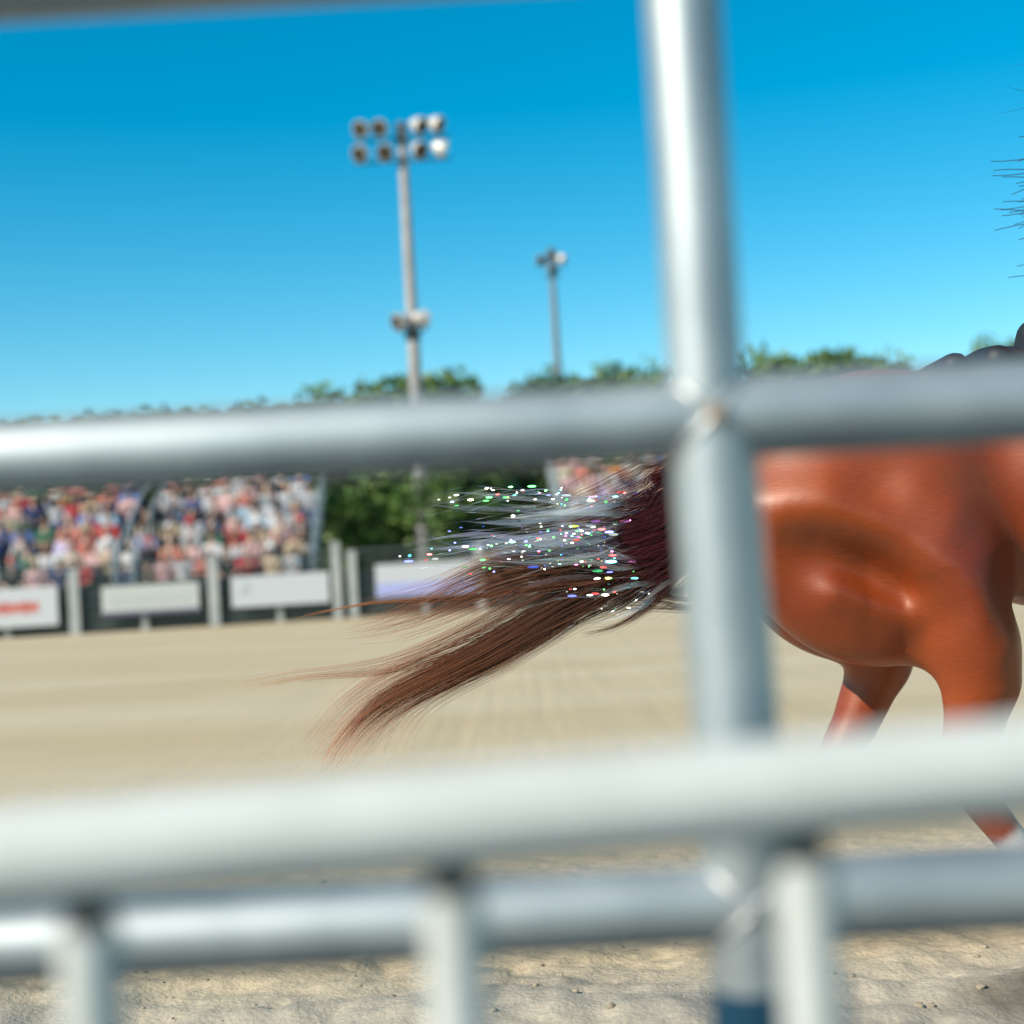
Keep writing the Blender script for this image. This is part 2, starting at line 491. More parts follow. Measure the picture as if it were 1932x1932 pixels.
# ------------------------------------------------------------------ spectators
def objcol(m):
    n, l, b = nodes(m)
    i = n.new('ShaderNodeObjectInfo'); l.new(i.outputs['Color'], b.inputs['Base Color']); return m
m_cloth = objcol(mat('spectator_cloth', (.5, .5, .5), 0.85))
m_skin = objcol(mat('spectator_skin', (.5, .35, .27), 0.55))
def person_meshes(pose):
    """seated figure facing -y, hips at the origin"""
    if pose == 0: arms = [((s*.19, 0, .50), (s*.24, -.06, .27), (s*.10, -.30, .14)) for s in (-1, 1)]
    elif pose == 1: arms = [((s*.19, 0, .50), (s*.25, -.10, .28), (s*.04, -.28, .40)) for s in (-1, 1)]
    else: arms = [((-.19, 0, .50), (-.27, -.10, .68), (-.22, -.14, .92)), ((.19, 0, .50), (.25, -.05, .27), (.12, -.28, .14))]
    def skin(p):
        d = ell(p, (0, -.03, .78), (.078, .098, .118))
        d = smin(d, cone(p, (0, .0, .55), (0, -.02, .70), .06, .05), .03)
        d = smin(d, ell(p, (0, -.125, .765), (.018, .025, .026)), .015)
        for s in (-1, 1): d = smin(d, ell(p, (s*.08, -.02, .775), (.015, .025, .032)), .01)
        for a, e, w in arms:
            d = np.minimum(d, cone(p, e, w, .038, .028))
            w = np.array(w); f = (w - np.array(e)); f = f / np.linalg.norm(f)
            d = smin(d, cone(p, w, w + f * .09, .034, .028), .02)
        d = smin(d, cone(p, (0, 0, .05), (0, 0, .5), .11, .11), .05)
        return d
    def shirt(p):
        d = smin(ell(p, (0, .0, .38), (.19, .12, .22)), ell(p, (0, .02, .10), (.165, .13, .16)), .12)
        d = smin(d, cone(p, (-.15, 0, .51), (.15, 0, .51), .07, .07), .06)
        for a, e, w in arms: d = smin(d, cone(p, a, e, .068, .052), .04)
        return d
    def legs(p):
        d = None
        for s in (-1, 1):
            e = smin(cone(p, (s*.09, .03, .02), (s*.13, -.40, .06), .10, .07), cone(p, (s*.13, -.41, .05), (s*.13, -.38, -.36), .065, .048), .04)
            e = smin(e, cone(p, (s*.13, -.36, -.40), (s*.14, -.50, -.42), .045, .035), .03)
            d = e if d is None else smin(d, e, .03)
        return smin(d, ell(p, (0, .03, .03), (.17, .13, .11)), .06)
    lo, hi = (-.42, -.6, -.5), (.42, .25, 1.1)
    return (sdf_mesh('body', skin, lo, hi, .026), sdf_mesh('shirt', shirt, lo, hi, .03), sdf_mesh('trousers', legs, lo, hi, .03))
PM = [person_meshes(i) for i in range(3)]
def hat_mesh():
    f = lambda p: smin(cone(p, (0, -.02, .84), (0, -.02, .93), .095, .075), np.maximum(np.linalg.norm((p - np.array((0, -.02, .84), np.float32)) / np.array((.19, .22, 1), np.float32), axis=1) - 1, 0) * .2 + np.abs(p[:, 2] - .84 - .25 * p[:, 0] ** 2) - .014, .02)
    return sdf_mesh('hat', f, (-.25, -.3, .7), (.25, .3, 1.1), .022)
def cap_mesh():
    f = lambda p: smin(np.maximum(ell(p, (0, -.02, .80), (.09, .11, .115)), .80 - p[:, 2]), ell(p, (0, -.14, .82), (.07, .085, .014)), .01)
    return sdf_mesh('cap', f, (-.2, -.3, .7), (.2, .2, 1.0), .018)
def hair_mesh(long):
    def f(p):
        d = np.maximum(ell(p, (0, .0, .80), (.095, .112, .115)), -(p[:, 1] * -0.9 + (p[:, 2] - .80) * .75 - 0.0) * -1 - .16)
        face = ell(p, (0, -.15, .74), (.085, .10, .11))
        d = np.maximum(d, -face)
        if long: d = smin(d, cone(p, (0, .07, .76), (0, .09, .52), .075, .06), .04)
        return d
    return sdf_mesh('hair', f, (-.2, -.25, .4), (.2, .25, 1.0), .02)
HEAD = {'cowboy hat': ('hat', hat_mesh()), 'cap': ('cap', cap_mesh()), 'short hair': ('hair', hair_mesh(False)), 'long hair': ('hair', hair_mesh(True))}
for ms in PM:
    ms[0].materials.append(m_skin); ms[1].materials.append(m_cloth); ms[2].materials.append(m_cloth)
for _, me in HEAD.values(): me.materials.append(m_cloth)
SHIRT = {'white': (.56, .55, .55), 'pale pink': (.60, .36, .35), 'red': (.52, .045, .05), 'coral': (.62, .19, .14), 'grey': (.33, .35, .36), 'black': (.025, .027, .03), 'navy': (.04, .06, .15), 'blue': (.12, .20, .46),
         'tan': (.48, .37, .24), 'yellow': (.62, .48, .12), 'cream': (.64, .58, .45), 'lilac': (.48, .40, .58), 'teal': (.06, .40, .38), 'dark green': (.04, .12, .07), 'orange': (.60, .22, .05), 'sky blue': (.38, .52, .62)}
SW = [15, 12, 7, 8, 9, 9, 2, 2, 8, 2, 7, 4, 1, 1, 1, 3]
HATC = {'white': (.72, .72, .70), 'straw': (.60, .48, .28), 'black': (.03, .03, .03), 'red': (.5, .05, .05), 'brown': (.16, .09, .05), 'navy': (.04, .05, .12)}
HAIRC = {'dark': (.03, .02, .015), 'brown': (.10, .055, .03), 'blond': (.42, .29, .14), 'grey': (.35, .34, .33)}
PANTS = [(.05, .08, .16), (.09, .13, .24), (.04, .04, .05), (.30, .25, .18), (.15, .20, .32)]
SKIN = [(.52, .31, .22), (.44, .25, .17), (.58, .38, .29), (.30, .16, .10), (.20, .11, .07)]
ORD = ['front', 'second', 'third', 'fourth', 'fifth', 'sixth', 'seventh', 'top']
used = set()
def colour_of(o, c): o.color = (*c, 1)
def spectator(pos, rz, where, shirt=None, head=None, hc=None):
    k = rnd.choices((0, 1, 2), (6, 3, 1))[0]
    for attempt in range(60):
        sh = shirt or rnd.choices(list(SHIRT), SW)[0]
        hd = head or rnd.choices(list(HEAD), (3, 4, 4, 3))[0]
        cc = hc or rnd.choice(list(HAIRC) if 'hair' in hd else list(HATC))
        act = ('hands down', 'hands clasped', 'arm raised')[k]
        lab = f'spectator, {sh} top, {cc} {hd}, {act}, {where}'
        if lab not in used: break
        shirt = None if attempt > 5 else shirt
    used.add(lab)
    t = empty('person', pos, rz)
    tag(t, lab, 'person', 'spectators seated on the bleachers')
    body, st, tr = PM[k]
    colour_of(link('body', body, None, t), rnd.choices(SKIN, (4, 4, 4, 2, 1))[0])
    colour_of(link('shirt', st, None, t), SHIRT[sh])
    colour_of(link('trousers', tr, None, t), rnd.choice(PANTS))
    nm, hm = HEAD[hd]
    colour_of(link(nm, hm, None, t), (HAIRC if 'hair' in hd else HATC)[cc])
    s = rnd.uniform(.98, 1.13); t.scale = (s, s, s)
    return t
a0, a1 = along(212, 4), along(256, 4)
for r in range(NR):
    off = ROW0 + ROWD * r - 0.02; z = SEAT0 + ROWH * r + 0.06
    s = along(-40, off) + rnd.uniform(0, .3)
    while s < min(L1 - .2, along(612, off)):
        if not (a0 + .12 < s < a1 - .12) and rnd.random() < (0.88 if r < 7 else .75):
            side = 'before aisle' if s < a0 else 'past aisle'
            spectator(FP(s, off, z), F_ROT + rnd.uniform(-.35, .35), f'{ORD[r]} row left stand {side}')
        s += rnd.uniform(.46, .64)
for r in range(NR):
    off = ROW0 + ROWD * r - 0.02; z = SEAT0 + ROWH * r + 0.06
    s = R0 + .25 + rnd.uniform(0, .3); e = along(1350, off)
    while s < e:
        if rnd.random() < .93:
            spectator(FP(s, off, z), F_ROT + rnd.uniform(-.3, .3), f'{ORD[r]} row right stand')
        s += rnd.uniform(.46, .64)

# ------------------------------------------------------------------ trees
def leaf_mat(name, c1, c2):
    m = noisy(mat(name, c1, 0.55), c1, c2, 0.9, coord='Object', lo=.38, hi=.62)
    b = m.node_tree.nodes['Principled BSDF']
    b.inputs['Transmission Weight'].default_value = 0.0
    return m
m_leaf = [leaf_mat('leaf_green', (.045, .095, .016), (.12, .20, .030)), leaf_mat('leaf_dark', (.028, .065, .016), (.075, .135, .026))]
m_bark = noisy(mat('bark', (.09, .07, .05), 0.9), (.06, .045, .03), (.13, .10, .07), 8, .4)
def tree_meshes(seed, H, W):
    r = np.random.default_rng(seed); q = random.Random(seed)
    k = MB(); k.tube([(0, 0, -.1), (.08, .05, H * .2), (.05, -.05, H * .45), (0, .1, H * .8)], [.035 * H, .026 * H, .018 * H, .004 * H], 10)
    blobs = []
    for i in range(34):
        a = q.uniform(0, 6.283); t = q.uniform(.25, .92)
        rr = W * .5 * math.sqrt(max(.04, 1 - ((t - .5) / .5) ** 2)) * q.uniform(.3, 1)
        c = np.array([rr * math.cos(a), rr * math.sin(a), H * t])
        blobs.append((c, q.uniform(.11, .19) * H))
        if i % 2 == 0:
            k.tube([(0, 0, H * t * .55), tuple(c * np.array([.5, .5, .85])), tuple(c)], [.010 * H, .006 * H, .002 * H], 6)
    V = []
    for c, R_ in blobs:
        n = 190
        d = r.standard_normal((n, 3)) * np.array([1.1, 1.1, 1]); d /= np.linalg.norm(d, axis=1, keepdims=True)
        p = c + d * R_ * (r.random((n, 1)) ** .45) * np.array([1.15, 1.15, .8])
        s = .028 * H * r.uniform(.5, 1.2, (n, 1))
        x = r.standard_normal((n, 3)); x /= np.linalg.norm(x, axis=1, keepdims=True)
        y = np.cross(x, r.standard_normal((n, 3))); y /= np.linalg.norm(y, axis=1, keepdims=True)
        V.append(np.stack([p - x * s, p - y * s * .6, p + x * s, p + y * s * .6], 1))
    V = np.concatenate(V); n = len(V)
    crown = npmesh('crown', V.reshape(-1, 3), np.arange(n * 4).reshape(-1, 4), False)
    return k, crown
TREES = []
for i, (H, W) in enumerate(((8, 7.5), (9, 7), (7.5, 8))):
    k, crown = tree_meshes(40 + i, H, W)
    o = k.build('trunk', m_bark)
    TREES.append((o.data, crown, H)); bpy.data.objects.remove(o)
tree_n = 0
def tree(u, vtop, d, kind, mi, label, wide=1.0, rz=None):
    global tree_n
    top = P(u, vtop, d)
    tm, cm, H = TREES[kind]
    t = empty('tree', (top.x, top.y, 0), rz if rz is not None else tree_n * 1.7); tree_n += 1
    s = top.z / (H * 1.04); t.scale = (s * wide, s * wide, s)
    tag(t, label, 'tree', 'trees behind the arena')
    link('trunk', tm, None, t)
    me = cm if mi == 0 else CM2[kind]
    link('crown', me, m_leaf[mi], t)
CM2 = []
for tm, cm, H in TREES:
    c2 = cm.copy(); c2.materials.clear(); c2.materials.append(m_leaf[1]); CM2.append(c2)
    cm.materials.append(m_leaf[0])
tree(720, 684, 56, 0, 0, 'sunlit green tree whose top shows above the rail left of the tall light pole', .85)
tree(832, 692, 60, 2, 0, 'green tree whose rounded top shows just right of the tall light pole', .8)
tree(655, 770, 52, 1, 1, 'dark green tree beside the right end of the left bleacher', .9)
tree(745, 850, 46, 2, 0, 'low bushy tree between the bleacher end and the light pole base', 1.2)
tree(860, 800, 50, 0, 1, 'dark bushy tree directly behind the light pole base', 1.0)
tree(940, 765, 60, 1, 1, 'deep green tree behind the streaming tinsel', .9)
tree(1035, 696, 72, 1, 1, 'dark tree at the foot of the distant light pole', .8)
tree(1205, 664, 66, 2, 0, 'green tree just left of the galvanised post, above the rail', .75)
tree(1130, 689, 70, 0, 0, 'small distant tree between the far light pole and the galvanised post', .75)
tree(1462, 652, 64, 1, 0, 'green treetop directly right of the galvanised post above the rail', .7)
tree(1560, 636, 62, 0, 0, 'largest rounded treetop above the rail, right of the galvanised post', .8)
tree(1645, 646, 64, 2, 0, 'green treetop just left of the saddle, above the rail', .6)
tree(1895, 628, 66, 1, 0, 'treetop showing between the saddle and the rider', .6)
for i, (u, v) in enumerate(((-60, 806), (40, 794), (110, 786), (205, 766), (300, 774), (395, 762), (452, 752), (545, 756), (610, 748))):
    tree(u, v, 84 + 3 * (i % 3), i % 3, i % 2, ['leftmost faint treetop beyond the left bleacher', 'faint treetop over the rail above the red lettered banner', 'low treetop above the gap between the two left banners', 'pointed treetop above the bleacher aisle',
         'flat treetop above the violet edged banner', 'treetop midway along the rail, left of the pointed crown', 'small pointed crown above the plain white banner', 'treetop sloping up towards the sunlit tree', 'dark treetop touching the left side of the sunlit tree'][i], 1.1)

# ------------------------------------------------------------------ light poles
m_pole = noisy(mat('pole_steel', (.34, .32, .30), .5, .2), (.30, .28, .26), (.40, .38, .36), 2)
m_lampw = mat('lamp_housing', (.62, .58, .54), .4, .2)
m_lens = mat('lamp_glass', (.045, .04, .03), .12)
m_bracket = mat('lamp_bracket', (.05, .07, .08), .5)
def floodlight(parent, pos, yaw, tilt, s=1.0):
    import bmesh
    prof = [(-.30, .06), (-.27, .13), (-.18, .17), (-.05, .24), (.10, .27), (.13, .27)]
    f = Vector((math.sin(yaw) * math.cos(tilt), -math.cos(yaw) * math.cos(tilt), -math.sin(tilt)))
    p = Vector(pos)
    o = MB().tube([p + f * a * s for a, _ in prof], [b * s for _, b in prof], 18).build('floodlight', m_lampw, parent)
    MB().tube([p + f * .132 * s, p + f * .145 * s], .235 * s, 18).build('lamp_glass', m_lens, o)
    return o
m_pole2 = mat('blue_grey_pole', (.17, .20, .22), .6)  # darker, bluer tone for the distant pole
def light_pole(u, vtop, vref, uref, d, label, heads, arms, collar=None, rz=0):
    top = P(u, vtop, d); mid = P(uref, vref, d)
    x = (top.x + mid.x) / 2
    t = empty('light_pole', (x, d, 0), rz); H = top.z
    tag(t, label, 'light pole')
    MB().tube([(0, 0, 0), (0, 0, H)], [.25, .135], 18).build('pole', m_pole if collar else m_pole2, t)
    for z, w in arms:
        MB().box((0, -.22, z - .28), (w, .06, .06)).build('cross_arm', m_bracket, t)
    MB().box((0, -.03, H - .35), (.34, .34, .6)).build('junction_box', m_bracket, t)
    for hx, hz, yaw, tilt in heads:
        floodlight(t, (hx, -.32, hz), yaw, tilt)
    if collar:
        MB().tube([(0, 0, collar - .55), (0, 0, collar - .2)], .24, 16).build('bracket_ring', m_bracket, t)
    return t
D1 = 44.0; sc1 = D1 / FPX
z1 = P(755, 248, D1).z; z2 = P(755, 290, D1).z; z3 = P(785, 608, D1).z
hd = []
for du, yaw in ((-74, -.5), (-38, -.4), (34, 1.0), (68, 1.1)):
    hd.append((du * sc1, z1 + .06, yaw, .45))
for du, yaw in ((-78, -.5), (-31, -.2), (32, .7), (74, 1.5)):
    hd.append((du * sc1, z2, yaw, .5))
hd += [(-.36, z3, -.9, .3), (.32, z3 + .05, 2.2, .1)]
light_pole(757, 232, 745, 785, D1, 'tall floodlight pole carrying two rows of big round lamps', hd, ((z1, 2.9), (z2, 2.9), (z3, .9)), collar=z3)
D2 = 72.0
z4 = P(1040, 492, D2).z
light_pole(1039, 468, 710, 1053, D2, 'slim distant floodlight pole with a small lamp cluster seen end on', [(-.55, z4, .3, .4), (.0, z4 + .2, .2, .4), (.5, z4, 1.2, .4), (0, z4 - .5, .4, .4)], ((z4, 1.4), (z4 - .5, 1.0)))

# ------------------------------------------------------------------ horse
HY = 3.90
def hp(x, ly, z): return (x, HY + ly, z)
RIDGE = [(.60, 1.16), (.654, 1.153), (.768, 1.147), (.875, 1.096), (.954, 1.037), (1.034, .977), (1.085, .925), (1.14, .84), (1.18, .78)]
VALLEY = [(.68, 1.074), (.79, 1.036), (.897, .985), (1.003, .919), (1.055, .872)]
RIDGE2 = [(.80, .935), (.89, .90), (.973, .872)]
VALLEY2 = [(.70, 1.26), (.80, 1.24), (.907, 1.165), (.985, 1.085), (1.06, 1.03)]
SPOT = [(1.0, 1.145), (1.06, 1.11)]
VALLEY3 = [(1.23, 1.38), (1.225, 1.20), (1.245, 1.05), (1.26, .92)]
LOWV = [(.90, .845), (1.0, .80), (1.07, .74)]
def horse_f(p):
    p = p - np.array((0, HY, 0), np.float32)
    x, y, z = p[:, 0], p[:, 1], p[:, 2]
    d = ell(p, (1.62, 0, 1.16), (.62, .30, .33))
    d = smin(d, ell(p, (1.18, 0, 1.23), (.42, .25, .265)), .10)
    d = smin(d, ell(p, (.93, 0, 1.24), (.37, .25, .258)), .08)
    d = smin(d, ell(p, (2.05, 0, 1.12), (.30, .24, .33)), .1)
    d = smin(d, cone(p, (1.5, 0, 1.40), (1.95, 0, 1.47), .10, .09), .12)
    for s in (-1, 1):
        d = smin(d, ell(p, (2.02, s*.16, 1.12), (.20, .12, .32)), .06)
    # hind quarters
    d = smin(d, ell(p, (.955, -.12, 1.115), (.385, .185, .385)), .045)
    d = smin(d, ell(p, (.95, .12, 1.10), (.37, .175, .375)), .045)
    d = smin(d, cone(p, (.63, -.07, 1.27), (.66, -.10, 1.02), .085, .10), .06)
    d = smin(d, cone(p, (1.09, -.15, .98), (1.16, -.17, .68), .185, .088), .07)
    d = smin(d, cone(p, (.95, .14, 1.0), (.985, .15, .72), .17, .082), .06)
    near = chain(p, [((1.16, -.17, .68), .088), ((1.14, -.16, .57), .074), ((1.10, -.16, .47), .060), ((1.155, -.16, .37), .047), ((1.26, -.16, .22), .038), ((1.29, -.16, .18), .045), ((1.35, -.16, .10), .036)])
    d = smin(d, near, .03)
    far = chain(p, [((.985, .15, .72), .082), ((.91, .15, .56), .063), ((.85, .15, .46), .055), ((.79, .15, .38), .042), ((.69, .15, .23), .036), ((.66, .15, .19), .044), ((.62, .15, .10), .036)])
    d = smin(d, far, .03)
    # forehand
    for s, pts in ((-1, [((2.08, 0, .95), .11), ((2.22, 0, .62), .062), ((2.30, 0, .52), .056), ((2.42, 0, .26), .036), ((2.44, 0, .20), .043), ((2.50, 0, .10), .036)]),
                   (1, [((2.08, 0, .95), .11), ((2.34, 0, .72), .062), ((2.42, 0, .66), .056), ((2.33, 0, .40), .036), ((2.30, 0, .34), .043), ((2.22, 0, .28), .036)])):
        d = smin(d, chain(p, [((a[0], s*.15, a[2]), r) for a, r in pts]), .05)
    d = smin(d, cone(p, (2.02, 0, 1.25), (2.52, 0, 1.72), .25, .125), .12)
    hd = smin(cone(p, (2.58, 0, 1.80), (2.90, 0, 1.50), .105, .062), ell(p, (2.66, 0, 1.68), (.13, .075, .12)), .05)
    hd = smin(hd, ell(p, (2.93, 0, 1.47), (.06, .055, .06)), .03)
    for s in (-1, 1):
        hd = np.minimum(hd, cone(p, (2.54, s*.06, 1.87), (2.53, s*.075, 2.00), .032, .008))
        hd = smin(hd, ell(p, (2.69, s*.082, 1.76), (.03, .018, .024)), .015)
    d = smin(d, hd, .05)
    d = smin(d, chain(p, [((.66, 0, 1.40), .06), ((.52, 0, 1.36), .042), ((.40, 0, 1.26), .026)]), .05)
    # muscle relief of the quarters
    side = np.clip((np.abs(y) - .10) / .08, 0, 1) * (x < 1.45)
    g = lambda pts, w: np.exp(-poly_d2(x, z, pts) / (w * w))
    rel = .048 * g(RIDGE, .090) - (.074 * g(VALLEY, .066) + .040 * g([(a - .03, b - .065) for a, b in VALLEY], .105)) * np.clip((x - .64) / .24, 0, 1) * np.clip((1.13 - x) / .16, 0, 1) + .028 * g(RIDGE2, .055) - .028 * g(VALLEY2[2:], .095) + .022 * g(SPOT, .07) - .030 * g(VALLEY3, .10)
    return d - rel * side
def coat_cols(V):
    x, y, z = V[:, 0], V[:, 1] - HY, V[:, 2]
    base = np.array([.29, .044, .0015]); dark = np.array([.175, .019, .001]); sock = np.array([.62, .58, .52])
    n = np.array([noise.noise(Vector((a * 3, b * 3, c * 4))) for a, b, c in V])
    c = base + (dark - base) * np.clip(.4 + .8 * n, 0, 1)[:, None]
    k = np.clip((.282 - z + (x - 1.165) * .9) / .03, 0, 1) * (y < 0) * (x < 1.6)
    return c * (1 - k[:, None]) + sock * k[:, None]
hm = sdf_mesh('horse', horse_f, (.30, HY - .42, 0.04), (3.06, HY + .42, 2.06), .0115, coat_cols)
m_coat = col_attr(mat('chestnut_coat', (.235, .05, .01), .50, Specular_IOR_Level=.8, Specular_Tint=(1, .74, .58, 1), Coat_Weight=.4, Coat_Roughness=.42))
def coat_fix(m):
    n, l, b = nodes(m)
    tc = n.new('ShaderNodeTexCoord'); mp = n.new('ShaderNodeMapping'); mp.inputs['Scale'].default_value = (40, 40, 420)
    tx = n.new('ShaderNodeTexNoise'); tx.inputs['Scale'].default_value = 1.0; tx.inputs['Detail'].default_value = 3
    l.new(tc.outputs['Object'], mp.inputs[0]); l.new(mp.outputs[0], tx.inputs['Vector'])
    bp = n.new('ShaderNodeBump'); bp.inputs['Strength'].default_value = .22; bp.inputs['Distance'].default_value = .003
    l.new(tx.outputs[0], bp.inputs['Height']); l.new(bp.outputs[0], b.inputs['Normal'])
    at = next(x for x in n if x.type == 'ATTRIBUTE')
    mr = n.new('ShaderNodeMapRange'); mr.inputs[1].default_value = .3; mr.inputs[2].default_value = .7; mr.inputs[3].default_value = .84; mr.inputs[4].default_value = 1.12
    l.new(tx.outputs[0], mr.inputs[0])
    vm = n.new('ShaderNodeVectorMath'); vm.operation = 'SCALE'
    l.new(at.outputs['Color'], vm.inputs[0]); l.new(mr.outputs[0], vm.inputs['Scale']); l.new(vm.outputs[0], b.inputs['Base Color'])
coat_fix(m_coat)
horse = empty('horse', (1.5, HY, 0))
tag(horse, 'glossy chestnut horse galloping to the right behind the rail, tail streaming', 'horse')
def to_horse(o):
    o.parent = horse
    o.location = (-1.5, -HY, 0)
    return o
hb = to_horse(link('body', hm, m_coat))
hb.shadow_terminator_geometry_offset = .25
hb.shadow_terminator_normal_offset = .01
m_hoof = mat('hoof', (.06, .05, .04), .5)
for pt, ax in (((1.365, -.16, .085), (.5, 0, -.85)), ((.605, .15, .075), (-.4, 0, -.9)), ((2.53, -.15, .07), (.5, 0, -.85)), ((2.19, .15, .25), (-.9, 0, -.45))):
    a = Vector(ax).normalized(); p = Vector(hp(*pt))
    to_horse(MB().tube([p - a * .02, p + a * .06], [.043, .058], 16).build('hoof', m_hoof))

# tail: strands laid along guide lines measured at the tail's own distance
TD = 3.86
def guide(pts, K):
    q = np.array([P(u, v, TD + dy)[:] for u, v, dy in pts])
    s = np.concatenate([[0], np.cumsum(np.linalg.norm(np.diff(q, axis=0), axis=1))]); s /= s[-1]
    # smooth resampling (Catmull-like through cubic blending)
    t = np.linspace(0, 1, K)
    out = np.stack([np.interp(t, s, q[:, i]) for i in range(3)], 1)
    for _ in range(3):
        o = out.copy(); o[1:-1] = .25 * out[:-2] + .5 * out[1:-1] + .25 * out[2:]; out = o
    return out
def strands(pts, n, w, K=26, wave=.006, cut=(.75, 1.0), wy=.5, spread=1.0):
    g = guide(pts, K); t = np.linspace(0, 1, K)
    tan = np.gradient(g, axis=0); tan /= np.linalg.norm(tan, axis=1, keepdims=True)
    nrm = np.cross(tan, np.array([0, 1.0, 0]))
    W = np.interp(t, np.linspace(0, 1, len(w)), w)
    a = np.clip(rng.standard_normal((n, 1)) * .45 * spread, -1.3, 1.3); b = rng.standard_normal((n, 1)) * .45
    drift = rng.standard_normal((n, 1)) * .35
    ph = rng.uniform(0, 6.28, (n, 2)); fr = rng.uniform(3, 9, (n, 1))
    L = rng.uniform(*cut, (n, 1)); tt = t[None] * L
    G = np.stack([np.interp(tt, t, g[:, i]) for i in range(3)], -1)
    Nn = np.stack([np.interp(tt, t, nrm[:, i]) for i in range(3)], -1)
    Wt = np.interp(tt, t, W)
    # hair gathers into locks
    nl = max(3, n // 30)
    lock = rng.integers(0, nl, n); lo = rng.standard_normal(nl) * .48 * spread; ld = rng.standard_normal(nl) * .6
    lf = rng.uniform(2, 5, nl)[lock][:, None]; lp = rng.uniform(0, 6.28, nl)[lock][:, None]
    drift = drift * .5 + ld[lock][:, None]
    a = a * .38 + lo[lock][:, None]
    off = Wt * (a + drift * tt) + wave * 1.6 * np.sin(lf * tt * 2 + lp) * tt + wave * np.sin(fr * tt + ph[:, :1]) * tt
    offy = (Wt * b * wy) + wave * np.sin(fr * .8 * tt + ph[:, 1:])
    S = G + Nn * off[..., None]; S[..., 1] += offy
    return S, tt
HAIR_S, HAIR_C, HAIR_R = [], [], []
C_ROOT, C_MID, C_TIP = np.array([.060, .007, .010]), np.array([.135, .055, .030]), np.array([.52, .19, .085])
def add_hair(pts, n, w, r=.0016, c=(C_ROOT, C_MID, C_TIP), cp=(0, .4, 1), **kw):
    S, tt = strands(pts, n, w, **kw)
    col = np.stack([np.interp(tt, cp, [k[i] for k in c]) for i in range(3)], -1)
    col = col * np.exp(.38 * rng.standard_normal((n, 1, 1)))
    HAIR_S.append(S); HAIR_C.append(col)
    HAIR_R.append(np.full(tt.shape, r) * (1 - .75 * np.linspace(0, 1, S.shape[1])[None] ** 2.5))
# thick top of the tail
add_hair([(1425, 815, .0), (1345, 895, -.02), (1270, 972, -.03), (1190, 1002, -.03), (1080, 1012, 0), (960, 1020, .02)], 1200, [.03, .075, .105, .085, .05, .03], c=(C_ROOT*1.1, C_ROOT*1.6, C_MID * 1.5), cp=(0, .6, 1), cut=(.5, 1.0))
add_hair([(1425, 815, .0), (1360, 880, -.02), (1290, 985, -.03), (1230, 1050, -.02), (1160, 1075, 0)], 1100, [.03, .08, .11, .085, .07], c=(C_ROOT*1.1, C_ROOT * 1.5, C_ROOT * 1.3), cp=(0, .6, 1), cut=(.6, 1.0))
# main falling stream
add_hair([(1400, 840, 0), (1290, 1000, 0), (1170, 1085, 0), (1040, 1145, 0), (930, 1210, 0), (820, 1265, -.02), (700, 1320, -.03), (635, 1385, -.04), (600, 1450, -.05)], 560, [.03, .07, .065, .060, .062, .060, .06, .065, .07], cut=(.84, 1.0), cp=(0, .45, .95))
add_hair([(1400, 840, 0), (1280, 1010, 0), (1150, 1100, 0), (1020, 1190, 0), (900, 1255, 0), (790, 1285, -.02), (720, 1340, -.03), (690, 1420, -.04)], 190, [.03, .07, .06, .045, .05, .06, .08, .09], cut=(.75, 1.0), cp=(0, .45, .95))
# upper loose wisps
add_hair([(1380, 860, 0), (1240, 1030, 0), (1080, 1065, 0), (960, 1075, 0), (850, 1120, 0), (760, 1160, 0), (640, 1188, 0)], 380, [.03, .06, .06, .05, .04, .03, .02], c=(C_ROOT, C_MID*1.6, C_TIP*.8), cut=(.6, 1.0), wave=.012)
add_hair([(1380, 860, 0), (1230, 1040, 0), (1080, 1055, .02), (1000, 1050, .02), (900, 1080, .02), (820, 1120, .02)], 320, [.03, .05, .05, .05, .05, .04], c=(C_ROOT, C_MID*1.8, C_TIP*.7), cut=(.6, 1.0), wave=.012)
add_hair([(1380, 860, 0), (1200, 1080, 0), (1000, 1160, 0), (860, 1210, 0), (720, 1268, 0), (570, 1272, 0), (430, 1300, 0)], 90, [.03, .05, .05, .05, .03, .008, .006], c=(C_ROOT, C_MID*1.5, C_TIP), cut=(.6, 1.0))
add_hair([(1380, 860, 0), (1200, 1060, 0), (1000, 1110, 0), (850, 1128, 0), (700, 1134, 0), (560, 1166, 0)], 26, [.03, .03, .02, .006, .003, .004], c=(C_ROOT, C_MID*2, np.array([.40, .15, .05])), cut=(.85, 1.0), wave=.003)
add_hair([(1390, 850, 0), (1310, 1000, 0), (1275, 1060, 0), (1230, 1120, 0), (1170, 1165, 0), (1090, 1180, 0)], 260, [.03, .05, .05, .03, .02, .02], cut=(.7, 1.0), c=(C_ROOT, C_MID, C_MID*1.4))
add_hair([(1400, 900, .05), (1370, 1080, .05), (1320, 1150, .03), (1240, 1137, .02), (1180, 1132, .02), (1110, 1120, .0)], 110, [.02, .03, .02, .014, .02, .03], cut=(.7, 1.0), c=(C_ROOT, C_MID, C_MID*1.2))
S = np.concatenate(HAIR_S); Cc = np.concatenate(HAIR_C); Rr = np.concatenate(HAIR_R)
m_hair = col_attr(mat('tail_hair', (.1, .03, .02), .42, Specular_IOR_Level=.4, Alpha=.17))
to_horse(link('tail', tubes('tail', S, Rr, Cc), m_hair))

